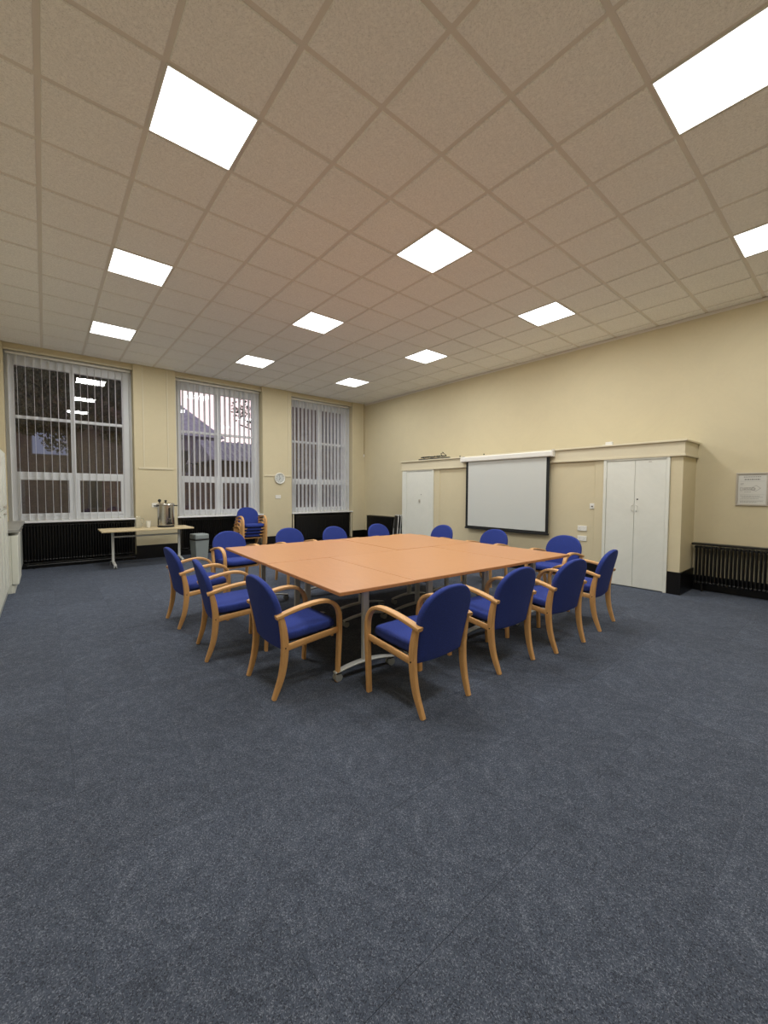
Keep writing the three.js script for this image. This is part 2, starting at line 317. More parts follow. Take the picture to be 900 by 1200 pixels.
// windows
const SILLS = ['white sill under the window beside the kitchen cupboards', 'white sill under the middle window', 'white sill under the window beside the screen wall'];
const WINDOW_LABEL = ['white framed six pane window beside the kitchen cupboards', 'white framed six pane window with sunset sky behind it', 'white framed six pane window beside the screen wall corner'];
OPEN.forEach(([a, b], n) => {
  const c = (a + b) / 2, w = structure(group('window_' + (n + 1)), WINDOW_LABEL[n], 'window');
  const gx0 = c - 0.83 + (n === 0 ? -0.02 : 0), gx1 = c + 0.81, top = 3.69, zf0 = ZG - 0.035, zf1 = ZG + 0.035, mul = c - 0.01;
  const F = [];
  F.push(rbox(a, gx0, SILL, HEAD + 0.04, zf0, zf1, 0.006), rbox(gx1, b, SILL, HEAD + 0.04, zf0, zf1, 0.006), rbox(gx0, gx1, top, HEAD + 0.04, zf0, zf1, 0.006), rbox(gx0, gx1, SILL, 0.94, zf0, zf1, 0.006));
  mesh('window_frame', F, M.upvc, w);
  mesh('mullion', rbox(mul - 0.036, mul + 0.036, 0.94, top, zf0, zf1, 0.006), M.upvc, w);
  for (const [y0, y1] of [[2.735, 2.79], [1.67, 1.765]]) for (const [p, q] of [[gx0, mul - 0.036], [mul + 0.036, gx1]]) mesh('transom', rbox(p, q, y0, y1, zf0, zf1 - 0.004, 0.006), M.upvc, w);
  for (const [x0, x1] of [[gx0, mul - 0.036], [mul + 0.036, gx1]]) {
    for (const [y0, y1, low] of [[2.79, top, 0], [1.765, 2.735, 0], [0.94, 1.67, 1]]) {
      const e = low ? 0.05 : 0;
      if (low) mesh('casement', [rbox(x0, x0 + e, y0, y1, zf0 + 0.005, zf1 + 0.012, 0.006), rbox(x1 - e, x1, y0, y1, zf0 + 0.005, zf1 + 0.012, 0.006), rbox(x0 + e, x1 - e, y0, y0 + e, zf0 + 0.005, zf1 + 0.012, 0.006), rbox(x0 + e, x1 - e, y1 - e, y1, zf0 + 0.005, zf1 + 0.012, 0.006)], M.upvc, w);
      const p = mesh('pane', new THREE.PlaneGeometry(x1 - x0 - 2 * e, y1 - y0 - 2 * e), M.glass, w); p.position.set((x0 + x1) / 2, (y0 + y1) / 2, ZG);
    }
  }
  structure(mesh('trim_' + (6 + n), rbox(a, b, SILL - 0.03, SILL, ZG + 0.03, ZF + 0.03, 0.008), M.upvc), SILLS[n], 'sill');
});

// ---------------------------------------------------------------- ceiling lights: each panel glows and carries its own area light
{
  const rows = [[1, 'in the row above the kitchen cupboards side'], [5, 'in the middle row over the table'], [9, 'in the row along the screen wall']];
  const nth = ['first', 'second', 'third', 'fourth'];
  for (const [i, where] of rows) [9, 5, 1, -3].forEach((j, k) => {
    const x = 0.6 * i + 0.3, z = -0.6 * j - 0.3, t = group('ceiling_light', x, CEIL, z);
    tag(t, `square white panel light ${where}, ${nth[k]} from the windows`, 'ceiling light', 'square panel lights in the ceiling');
    const o = 0.2925, e = 0.2825;
    mesh('frame', [box(-o, o, -0.010, 0.0005, -o, -e), box(-o, o, -0.010, 0.0005, e, o), box(-o, -e, -0.010, 0.0005, -e, e), box(e, o, -0.010, 0.0005, -e, e)], M.whitePlastic, t);
    mesh('diffuser', box(-e, e, -0.0075, 0.0, -e, e), M.led, t);
    const L = new THREE.RectAreaLight(LAMP.color, LAMP.strength, 2 * e - 0.004, 2 * e - 0.004);
    L.name = 'panel_lamp'; L.position.set(0, -0.0095, 0); L.rotation.x = -Math.PI / 2; t.add(L);
  });
}

// ---------------------------------------------------------------- vertical blinds
const BLIND_LABEL = ['white vertical blind with slats turned open at the window by the kitchen cupboards', 'white vertical blind in front of the sunset sky at the middle window', 'white vertical blind with wide slats at the window next to the screen wall'];
OPEN.forEach(([a, b], n) => {
  const zb = ZF - 0.155, t = group('vertical_blind', (a + b) / 2, 0, zb);
  tag(t, BLIND_LABEL[n], 'blind', 'vertical blinds at the windows');
  const hw = (b - a) / 2 - 0.02, topY = HEAD - 0.01, lowY = SILL + 0.035;
  mesh('headrail', rbox(-hw, hw, topY - 0.04, topY, -0.02, 0.02, 0.006), M.whitePlastic, t);
  const sl = new THREE.BufferGeometry();
  { // one curved slat, hung along y
    const W = 0.122, K = 6, pos = [], idx = [], uv = [], h0 = lowY, h1 = topY - 0.055;
    for (let j = 0; j < 2; j++) for (let i = 0; i <= K; i++) { const s = i / K - 0.5; pos.push(0.004 * (1 - 4 * s * s), j ? h1 : h0, s * W); uv.push(s * W, j * 3); }
    for (let i = 0; i < K; i++) idx.push(i, i + 1, i + K + 1, i + 1, i + K + 2, i + K + 1);
    sl.setAttribute('position', new THREE.Float32BufferAttribute(pos, 3)); sl.setAttribute('uv', new THREE.Float32BufferAttribute(uv, 2)); sl.setIndex(idx); sl.computeVertexNormals();
  }
  const weight = rbox(-0.004, 0.004, lowY - 0.03, lowY + 0.002, -0.058, 0.058, 0.003), hook = rbox(-0.004, 0.004, topY - 0.058, topY - 0.035, -0.012, 0.012, 0.003);
  const N = 17, step = (2 * hw - 0.08) / (N - 1), tilt = [0.02, 0.04, 0.0][n];
  const chain = [];
  for (let k = 0; k < N; k++) {
    const x = -hw + 0.04 + k * step, s = mesh('slat', sl, M.slat, t); s.position.x = x; s.rotation.y = tilt + rr(-0.05, 0.05);
    const w = mesh('weight', weight, M.whitePlastic, s); const hk = mesh('hook', hook, M.whitePlastic, s);
    if (k) for (const dz of [-0.045, 0.045]) chain.push(tube([[x - step, lowY - 0.012, dz], [x - step / 2, lowY - 0.03, dz], [x, lowY - 0.012, dz]], 0.0022, 6, 4));
  }
  mesh('chain', chain, M.whitePlastic, t);
});

// ---------------------------------------------------------------- meeting tables: eight folding tables pushed together
const TH = 0.72;
function makeTable(w, d) { // origin on the floor at the middle, long side along z
  const t = group('folding_table');
  const top = mesh('tabletop', metreUV(clean(rbox(-w / 2 + 0.001, w / 2 - 0.001, TH - 0.004, TH, -d / 2 + 0.001, d / 2 - 0.001, 0.002))), M.table, t);
  mesh('edge_band', metreUV(clean(rbox(-w / 2, w / 2, TH - 0.027, TH - 0.0035, -d / 2, d / 2, 0.004))), M.edge, top);
  mesh('beam', rbox(-0.03, 0.03, TH - 0.10, TH - 0.05, -d / 2 + 0.2, d / 2 - 0.2, 0.008), M.rubber, t);
  for (const s of [-1, 1]) {
    const z = s * (d / 2 - 0.19);
    const post = mesh('post', rbox(-0.028, 0.028, 0.088, TH - 0.045, z - 0.018, z + 0.018, 0.008, 3), M.silver, t);
    mesh('top_bracket', rbox(-w * 0.36, w * 0.36, TH - 0.05, TH - 0.027, z - 0.025, z + 0.025, 0.004), M.rubber, post);
    const L = w * 0.40;
    const foot = mesh('foot', sweep([[0, 0.066, L], [0, 0.088, L * 0.6], [0, 0.101, 0], [0, 0.088, -L * 0.6], [0, 0.066, -L]].map(([, y, k]) => [0, y, k]), [[0.045, 0.016], [0.06, 0.02], [0.045, 0.016]], 20, 12).rotateY(Math.PI / 2).translate(0, 0, z), M.silver, t);
    for (const e of [-1, 1]) {
      const c = mesh('caster', [-0.016, 0.016].map((o) => cyl(0.03, 0.03, 0.018, 0, -0.009, 0, 20).rotateX(Math.PI / 2).translate(e * (L - 0.025), 0.031, z + o)), M.caster, t);
      mesh('fork', [rbox(e * (L - 0.025) - 0.012, e * (L - 0.025) + 0.012, 0.03, 0.07, z - 0.006, z + 0.006, 0.003), rbox(e * (L - 0.025) - 0.022, e * (L - 0.025) + 0.022, 0.058, 0.07, z - 0.028, z + 0.028, 0.005)], M.rubber, c);
    }
  }
  return t;
}
{
  const ang = 0.0574, D = 1.375, cs = Math.cos(ang), sn = Math.sin(ang), o = [1.54, -0.122];
  const put = (u, v) => [o[0] + u * cs + v * sn, o[1] + u * sn - v * cs]; // u along the front edge, v away from it
  const protoA = makeTable(0.689, D - 0.001), protoB = makeTable(0.824, D - 0.001);
  const used = new Set();
  const rows = [[[0.69, 0], [0.69, 0.001], [0.825, 0.006], [0.825, 0.005]], [[0.825, 0.003], [0.825, 0.007], [0.69, 0.008], [0.69, 0.011]]];
  const side = ['opposite the windows', 'towards the windows'], nth = ['first', 'second', 'third', 'fourth'];
  rows.forEach((row, r) => {
    let u = 0;
    row.forEach(([w, back], k) => {
      const proto = w < 0.8 ? protoA : protoB, [x, z] = put(u + w / 2, r * D + D / 2 + back), dy = [0, 0.001, -0.001, 0.0, 0.001, -0.0005, 0.0015, 0][r * 4 + k];
      const t = used.has(proto) ? copy(proto, x, 0, z, -ang) : proto; used.add(proto); t.position.set(x, 0, z); t.rotation.y = -ang;
      const lift = 1 + dy / TH; t.scale.y = lift;
      tag(t, `beech topped folding table in the table half ${side[r]}, ${nth[3 - k]} from the screen wall`, 'table', 'folding tables pushed together into one large table');
      u += w;
    });
  });
}

// ---------------------------------------------------------------- armchairs
function makeChair() { // faces -z, origin on the floor between the legs
  const t = group('armchair');
  const seatOut = [];
  for (let k = 0; k < 44; k++) { const a = k / 44 * 2 * Math.PI, c = Math.cos(a), s = Math.sin(a), q = Math.pow(Math.pow(Math.abs(c), 5) + Math.pow(Math.abs(s), 5), -0.2); seatOut.push([c * q * (s > 0 ? 0.240 : 0.235), s * q * 0.235]); }
  mesh('seat', cushion(seatOut, 0.06, 0.012, (x, y, z) => [x, 0.424 + z + y * 0.075 - Math.max(0, y - 0.12) ** 2 * 1.6, -y - 0.035], 6, 0.11), M.blue, t); // outline y points forward
  mesh('seat_board', rbox(-0.215, 0.215, 0.372, 0.392, -0.22, 0.17, 0.004), M.rubber, t);
  const out = [], b = 0.325, sh = 0.615, tp = 0.825;
  const half = (y) => 0.222 + (0.25 - 0.222) * Math.min(1, (y - b) / (sh - b));
  for (let k = 0; k <= 8; k++) out.push([half(b) * (-1 + 2 * k / 8), b - 0.006 * (1 - (1 - 2 * k / 8) ** 2)]);
  for (let k = 1; k < 7; k++) { const y = b + (sh - b) * k / 7; out.push([half(y), y]); }
  for (let k = 0; k <= 24; k++) { const a = k / 24 * Math.PI, c = Math.cos(a), s = Math.sin(a), q = Math.pow(Math.pow(Math.abs(c), 2.25) + Math.pow(Math.abs(s), 2.25), -1 / 2.25); out.push([0.25 * c * q, sh + (tp - sh) * s * q]); }
  for (let k = 6; k >= 1; k--) { const y = b + (sh - b) * k / 7; out.push([-half(y), y]); }
  mesh('backrest', cushion(out, 0.046, 0.006, (x, y, z) => [x, y, 0.185 + (y - b) * 0.17 + (y - b) ** 2 * 0.12 - x * x * 0.35 - z], 7, 0.07), M.blue, t);
  for (const s of [-1, 1]) {
    const w0 = 0.040, X = s * 0.262;
    mesh('leg', sweep([[X, 0, -0.235], [X, 0.15, -0.243], [X, 0.3, -0.25], [X, 0.4, -0.254], [X, 0.47, -0.254]], [[w0 - 0.002, 0.027], [w0 + 0.002, 0.031], [w0 + 0.003, 0.031]], 14, 24, 10), M.beech, t);
    mesh('armrest', sweep([[X, 0.468, -0.254], [X, 0.515, -0.249], [X + s * 0.001, 0.562, -0.231], [X + s * 0.003, 0.600, -0.196], [X + s * 0.005, 0.624, -0.145], [X + s * 0.006, 0.632, -0.08], [X + s * 0.005, 0.626, 0.0], [X, 0.608, 0.1], [X - s * 0.006, 0.585, 0.19], [X - s * 0.010, 0.568, 0.248]], [[w0 + 0.003, 0.031], [w0 + 0.004, 0.03], [w0 + 0.01, 0.028], [w0 + 0.014, 0.027], [w0 + 0.013, 0.027], [w0 + 0.011, 0.027]], 40, 24, 10), M.beech, t);
    const Y = s * 0.256;
    mesh('leg', sweep([[Y, 0.572, 0.214], [Y, 0.48, 0.196], [Y - s * 0.002, 0.38, 0.185], [Y - s * 0.006, 0.27, 0.188], [Y - s * 0.012, 0.15, 0.207], [Y - s * 0.02, 0.06, 0.235], [Y - s * 0.024, 0, 0.258]], [[0.033, 0.036], [0.035, 0.048], [0.035, 0.05], [0.035, 0.045], [0.034, 0.037], [0.032, 0.028]], 26, 24, 10), M.beech, t);
    mesh('side_rail', sweep([[s * 0.256, 0.392, -0.245], [s * 0.255, 0.372, -0.05], [s * 0.252, 0.345, 0.19]], [[0.022, 0.044], [0.022, 0.046], [0.022, 0.046]], 8, 12, 6), M.beech, t);
    mesh('bolt', cyl(0.005, 0.005, 0.004, 0, 0, 0, 10).rotateZ(Math.PI / 2).translate(s * 0.2735, 0.352, 0.186), M.rubber, t);
  }
  for (const [y0, y1, z] of [[0.345, 0.375, -0.205], [0.325, 0.36, 0.145]]) mesh('cross_rail', rbox(-0.245, 0.245, y0, y1, z - 0.01, z + 0.01, 0.004), M.beech, t);
  return t;
}
{
  const proto = makeChair(), H = Math.PI / 2;
  let first = true;
  const nth = ['first', 'second', 'third', 'fourth'];
  const place = (x, z, turn, label, grp, y = 0) => {
    let c; if (first) { c = proto; c.position.set(x, y, z); c.rotation.y = turn; first = false; } else c = copy(proto, x, y, z, turn);
    tag(c, label, 'chair', grp);
  };
  const G = 'blue armchairs around the large table';
  [[4.553, 0.20, 0.09], [3.69, 0.235, -0.069], [2.93, 0.150, -0.037], [1.996, 0.20, 0.02]].forEach(([x, z, r], k) => place(x, z, r, `blue armchair on the table side opposite the windows, ${nth[k]} from the double cupboard doors`, G));
  [[1.265, -2.518, 0.02], [1.27, -1.473, -0.13], [1.41, -0.57, -0.02]].forEach(([x, z, r], k) => place(x, z, -H + r, `blue armchair on the table side opposite the screen, ${nth[k]} from the windows`, G));
  [[4.78, -3.36, 0.0], [3.82, -3.37, 0.03], [3.06, -3.57, -0.02], [2.10, -3.60, 0.05]].forEach(([x, z, r], k) => place(x, z, Math.PI + r, `blue armchair with its back to the windows, ${nth[k]} from the screen wall`, G));
  [[5.31, -2.72, 0.0], [5.33, -1.63, 0.02], [5.31, -0.50, -0.03]].forEach(([x, z, r], k) => place(x, z, H + r, `blue armchair with its back to the screen wall, ${nth[k]} from the windows`, G));
  ['bottom', 'second from the bottom', 'second from the top', 'topmost'].forEach((w, k) => place(3.62 + 0.004 * k, -6.92 + 0.045 * k, Math.PI - 0.05, `blue armchair in the stack below the middle window, ${w}`, 'stacked blue armchairs', k * 0.075));
}

// ---------------------------------------------------------------- projection screen
{
  const z0 = -3.21, z1 = -1.265, t = group('projection_screen', FX - 0.075, 0, (z0 + z1) / 2), h = (z1 - z0) / 2;
  tag(t, 'white pull down projection screen with black border on the boxed wall', 'screen');
  mesh('casing', rbox(-0.045, 0.045, 2.035, 2.135, -h, h, 0.02, 3), M.whitePlastic, t);
  for (const s of [-1, 1]) mesh('end_cap', rbox(-0.048, 0.048, 2.03, 2.14, s > 0 ? h - 0.012 : -h - 0.012, s > 0 ? h + 0.012 : -h + 0.012, 0.012), M.whitePlastic, t);
  for (const s of [-1, 1]) mesh('bracket', rbox(0.02, 0.075 - 0.018, 2.05, 2.16, s * (h - 0.02) - 0.03, s * (h - 0.02) + 0.03, 0.004), M.alu, t);
  const y0 = 0.70, y1 = 2.045, w0 = 3.10 - 2.2375, w1 = 2.2375 - 1.325;
  mesh('surface', box(-0.001, 0.001, y0 + 0.04, y1, -w0 + 0.055, w1 - 0.055), M.screen, t);
  mesh('border', [box(-0.0014, 0.0014, y0, y1, -w0, -w0 + 0.055), box(-0.0014, 0.0014, y0, y1, w1 - 0.055, w1), box(-0.0014, 0.0014, y0, y0 + 0.04, -w0 + 0.055, w1 - 0.055)], M.screenBlack, t);
  mesh('bottom_bar', rbox(-0.012, 0.012, y0 - 0.022, y0 + 0.012, -w0 - 0.012, w1 + 0.012, 0.006), M.screenBlack, t);
}

// ---------------------------------------------------------------- built-in cupboards
function doorLeaf(parent, z0, z1, y0, y1, x = FX) { return mesh('door', metreUV(clean(rbox(x - 0.012, x + 0.012, y0, y1, z0, z1, 0.004))), M.doorWhite, parent); }
{
  const t = group('built_in_cupboard', 0, 0, 0);
  tag(t, 'white double door built-in cupboard beside the black radiator', 'cupboard');
  mesh('frame', [rbox(FX - 0.022, FX + 0.03, 0, 1.93, 0.352, 0.393, 0.004), rbox(FX - 0.022, FX + 0.03, 0, 1.93, -0.475, -0.432, 0.004), rbox(FX - 0.022, FX + 0.03, 1.905, 1.93, -0.432, 0.352, 0.004)].map((g) => metreUV(clean(g))), M.doorWhite, t);
  mesh('interior', box(FX + 0.02, FX + 0.05, 0, 1.93, -0.43, 0.35), M.carcass, t);
  const A = doorLeaf(t, -0.43, -0.0415, 0.012, 1.903), B = doorLeaf(t, -0.0385, 0.35, 0.012, 1.903);
  const handle = (z, s) => tube([[FX - 0.012, 1.145, z], [FX - 0.035, 1.155, z + s * 0.004], [FX - 0.04, 1.19, z + s * 0.01], [FX - 0.035, 1.225, z + s * 0.004], [FX - 0.012, 1.235, z]], 0.006, 20, 8);
  mesh('handle', handle(-0.065, -1), M.whitePlastic, A); mesh('handle', handle(-0.012, 1), M.whitePlastic, B);
  mesh('lock', cyl(0.011, 0.011, 0.004, 0, 0, 0, 16).rotateZ(Math.PI / 2).translate(FX - 0.012, 1.325, 0.0), M.rubber, B);
  mesh('plate', rbox(FX - 0.0145, FX - 0.012, 1.865, 1.878, 0.13, 0.17, 0.001), M.alu, B);
  mesh('hinge', [0.25, 1.65].map((y) => cyl(0.006, 0.006, 0.07, FX - 0.016, y, 0.351, 10)), M.doorWhite, B);
  mesh('hinge', [0.25, 1.65].map((y) => cyl(0.006, 0.006, 0.07, FX - 0.016, y, -0.431, 10)), M.doorWhite, A);
}
{
  const t = group('built_in_cupboard', 0, 0, 0);
  tag(t, 'white single door built-in cupboard near the window corner', 'cupboard');
  mesh('frame', [rbox(FX - 0.022, FX + 0.03, 0, 1.93, -4.095, -4.057, 0.004), rbox(FX - 0.022, FX + 0.03, 0, 1.93, -5.075, -4.93, 0.004), rbox(FX - 0.022, FX + 0.03, 1.905, 1.93, -4.93, -4.095, 0.004)].map((g) => metreUV(clean(g))), M.doorWhite, t);
  mesh('interior', box(FX + 0.02, FX + 0.05, 0, 1.93, -4.92, -4.1), M.carcass, t);
  const A = doorLeaf(t, -4.928, -4.097, 0.012, 1.903);
  mesh('lock', cyl(0.010, 0.010, 0.004, 0, 0, 0, 16).rotateZ(Math.PI / 2).translate(FX - 0.012, 1.36, -4.44), M.rubber, A);
  mesh('handle', rbox(FX - 0.03, FX - 0.012, 1.18, 1.25, -4.51, -4.47, 0.006), M.alu, A);
}

// small things on and above the boxed wall
function plate(name, label, cat, x, y, z, along, w, h, grp) { // wall plate; along 'z' on the right wall, 'x' on the window wall
  const t = group(name, x, y, z, along === 'z' ? -Math.PI / 2 : 0);
  tag(t, label, cat, grp);
  mesh('plate', rbox(-w / 2, w / 2, -h / 2, h / 2, 0, 0.012, 0.004, 3), M.whitePlastic, t);
  return t;
}
for (const [y, w] of [[0.838, 'upper'], [0.672, 'lower']]) {
  const t = plate('socket', `white double socket on the cream boxed wall, ${w} of the pair`, 'socket', FX + 0.012, y, -0.79, 'z', 0.146, 0.086, 'double sockets on the boxed wall');
  for (const s of [-1, 1]) { mesh('switch', rbox(s * 0.045 - 0.007, s * 0.045 + 0.007, 0.015, 0.032, 0.011, 0.016, 0.002), M.whitePlastic, t); mesh('pin_holes', [box(s * 0.036 - 0.002, s * 0.036 + 0.002, -0.002, 0.007, 0.010, 0.0122), box(s * 0.036 - 0.014, s * 0.036 - 0.008, -0.022, -0.018, 0.010, 0.0122), box(s * 0.036 + 0.008, s * 0.036 + 0.014, -0.022, -0.018, 0.010, 0.0122)], M.rubber, t); }
}
{
  const t = plate('wall_switch', 'small white key switch with dark slot beside the double cupboard', 'switch', FX + 0.012, 1.205, -0.645, 'z', 0.07, 0.085);
  mesh('key_slot', cyl(0.011, 0.011, 0.006, 0, 0, 0, 14).rotateX(Math.PI / 2).translate(0.005, -0.005, 0.0125), M.rubber, t);
  const s = plate('wall_socket', 'white socket plate below the wall clock', 'socket', 4.61, 1.285, ZF, 'x', 0.146, 0.09);
  for (const k of [-1, 1]) mesh('switch', rbox(k * 0.045 - 0.007, k * 0.045 + 0.007, 0.012, 0.032, 0.011, 0.016, 0.002), M.whitePlastic, s);
  const u = plate('wall_socket', 'white socket plate behind the steel urn', 'socket', 1.80, 1.12, ZF, 'x', 0.146, 0.09);
  const pl = mesh('plug', [rbox(0.01, 0.06, -0.035, 0.02, 0.01, 0.045, 0.008)], M.rubber, u);
}
{
  const t = group('alarm_sensor', FX + 0.02, BH + 0.008, -0.42); tag(t, 'small white box on top of the cornice above the double cupboard', 'sensor');
  mesh('body', rbox(-0.02, 0.02, 0, 0.05, -0.05, 0.05, 0.006), M.whitePlastic, t); mesh('foot', rbox(-0.025, 0.03, 0, 0.008, -0.09, 0.06, 0.003), M.whitePlastic, t);
}
{
  const t = group('cable_tray', FX + 0.07, BH + 0.008, -4.13); tag(t, 'black bar with tangled cables lying on the cornice above the single cupboard', 'cables');
  mesh('bar', rbox(-0.03, 0.03, 0, 0.035, -0.46, 0.46, 0.008), M.rubber, t);
  const c = [];
  for (let k = 0; k < 6; k++) { const p = []; for (let s = 0; s < 8; s++) p.push([rr(-0.04, 0.04), 0.045 + rr(0, 0.035) + (k === 5 ? 0.07 * Math.sin(s / 7 * Math.PI) : 0), (k === 5 ? 0.18 + s * 0.025 : -0.42 + s * 0.11 + rr(-0.03, 0.03))]); c.push(tube(p, 0.006, 40, 6)); }
  mesh('cable', c, M.rubber, t);
  for (const [z, w] of [[-3.32, 'left of the screen casing'], [-2.72, 'above the screen casing']]) { const k = group('cable_clip', FX - 0.005, BH + 0.008, z); tag(k, `tiny dark clip on the cornice top ${w}`, 'clip'); mesh('clip', [cyl(0.012, 0.010, 0.025, 0, 0, 0, 12), cyl(0.016, 0.016, 0.006, 0, 0.022, 0, 12)], M.rubber, k); }
}

// ---------------------------------------------------------------- radiators
function columnRadiator(name, n, pitch, depth, y0, y1, label, shelf) { // along x, centred, back to -z
  const t = group(name); tag(t, label, 'radiator');
  const parts = [];
  for (const z of depth < 0.1 ? [-0.018, 0.018] : [-depth / 2 + 0.02, 0, depth / 2 - 0.02]) parts.push(new THREE.CapsuleGeometry(0.0115, y1 - y0 - 0.06, 3, 8).translate(0, (y0 + y1) / 2, z));
  parts.push(rbox(-pitch / 2 + 0.001, pitch / 2 - 0.001, y0, y0 + 0.035, -depth / 2, depth / 2, 0.012), rbox(-pitch / 2 + 0.001, pitch / 2 - 0.001, y1 - 0.035, y1, -depth / 2, depth / 2, 0.012));
  const g = merge(parts);
  for (let k = 0; k < n; k++) { const s = mesh('section', g, M.iron, t); s.position.x = (k - (n - 1) / 2) * pitch; }
  const L = n * pitch / 2;
  for (const s of [-1, 1]) mesh('foot', rbox(s * (L - 0.1) - 0.012, s * (L - 0.1) + 0.012, 0, y0 + 0.02, -depth / 2 + 0.01, depth / 2 - 0.01, 0.004), M.iron, t);
  if (shelf) mesh('shelf', rbox(-L - 0.03, L + 0.03, y1 + 0.012, y1 + 0.04, -depth / 2 - 0.03, depth / 2 + 0.02, 0.006), M.iron, t);
  return t;
}
{
  const r = columnRadiator('column_radiator', 38, 0.043, 0.07, 0.11, 0.66, 'black column radiator with a black shelf below the framed notice', true);
  r.position.set(XR - 0.11, 0, 0.585 + 38 * 0.043 / 2); r.rotation.y = -Math.PI / 2;
  const p = mesh('pipe', [tube([[-0.86, 0.12, 0], [-0.86, 0.06, 0], [-0.86, 0.002, 0]], 0.012, 10, 8)], M.iron, r);
  const w2 = columnRadiator('column_radiator', 40, 0.044, 0.11, 0.12, 0.79, 'black column radiator under the middle window behind the stacked chairs', false);
  w2.position.set(3.21, 0, ZF - 0.085);
  const w1 = columnRadiator('column_radiator', 40, 0.044, 0.11, 0.12, 0.79, 'black column radiator under the window behind the urn table', false);
  w1.position.set(0.5, 0, ZF - 0.085);
}
structure(mesh('baseboard_windows', OPEN.map(([a, b]) => metreUV(clean(rbox(a, b, 0, 0.10, ZF - 0.17, ZF - 0.005, 0.004)))), M.black), 'black plinth board under the radiators along the window wall', 'skirting');
{
  const pipe = mesh('heating_pipe', [tube([[-0.3, 0.06, ZF + 0.05], [0.5, 0.06, ZF + 0.05], [1.4, 0.06, ZF + 0.05]], 0.02, 20, 10), ...[-0.2, 0.5, 1.2].map((x) => box(x - 0.012, x + 0.012, 0, 0.062, ZF + 0.03, ZF + 0.06))], M.iron);
  tag(pipe, 'black heating pipe along the floor below the urn table window', 'pipe');
}
function panelRadiator(label, w, h, y0, x, z, turn) {
  const t = group('panel_radiator', x, 0, z, turn); tag(t, label, 'radiator');
  mesh('panel', rbox(-w / 2, w / 2, y0, y0 + h, 0.03, 0.055, 0.01, 3), M.iron, t);
  const ribs = []; for (let k = 0; k < Math.floor(w / 0.05) - 1; k++) ribs.push(rbox(-w / 2 + 0.05 + k * 0.05, -w / 2 + 0.075 + k * 0.05, y0 + 0.05, y0 + h - 0.05, 0.05, 0.061, 0.005));
  mesh('ribs', ribs, M.iron, t);
  mesh('grille', [rbox(-w / 2, w / 2, y0 + h - 0.012, y0 + h + 0.002, -0.05, 0.055, 0.004)], M.iron, t);
  mesh('rear_panel', rbox(-w / 2, w / 2, y0, y0 + h, -0.05, -0.03, 0.008), M.iron, t);
  for (const s of [-1, 1]) mesh('pipe', [tube([[s * (w / 2 - 0.03), y0 + 0.04, 0], [s * (w / 2 - 0.03), y0 - 0.02, 0], [s * (w / 2 - 0.03), 0.002, 0]], 0.009, 10, 8)], M.iron, t);
  return t;
}
panelRadiator('flat black radiator under the window next to the screen wall', 1.72, 0.64, 0.14, 5.985, ZF - 0.075, 0);
panelRadiator('flat black radiator on the screen wall in the window corner', 1.12, 0.60, 0.13, XR - 0.06, -6.62, -Math.PI / 2);
structure(mesh('trim_9', [rbox(XR - 0.016, XR + 0.002, 0.745, 0.765, -7.20, -6.02, 0.004), rbox(XR - 0.016, XR + 0.002, 0.0, 0.765, -7.22, -7.20, 0.004)], M.creamGloss), 'cream strip edging the flat radiator in the window corner', 'trim');
structure(mesh('trim_10', [rbox(5.03, 5.06, 0.1, 0.83, ZF - 0.03, ZF + 0.012, 0.004), rbox(6.91, 6.94, 0.1, 0.83, ZF - 0.03, ZF + 0.012, 0.004)], M.creamGloss), 'cream upright strips beside the flat radiator under the window', 'trim');

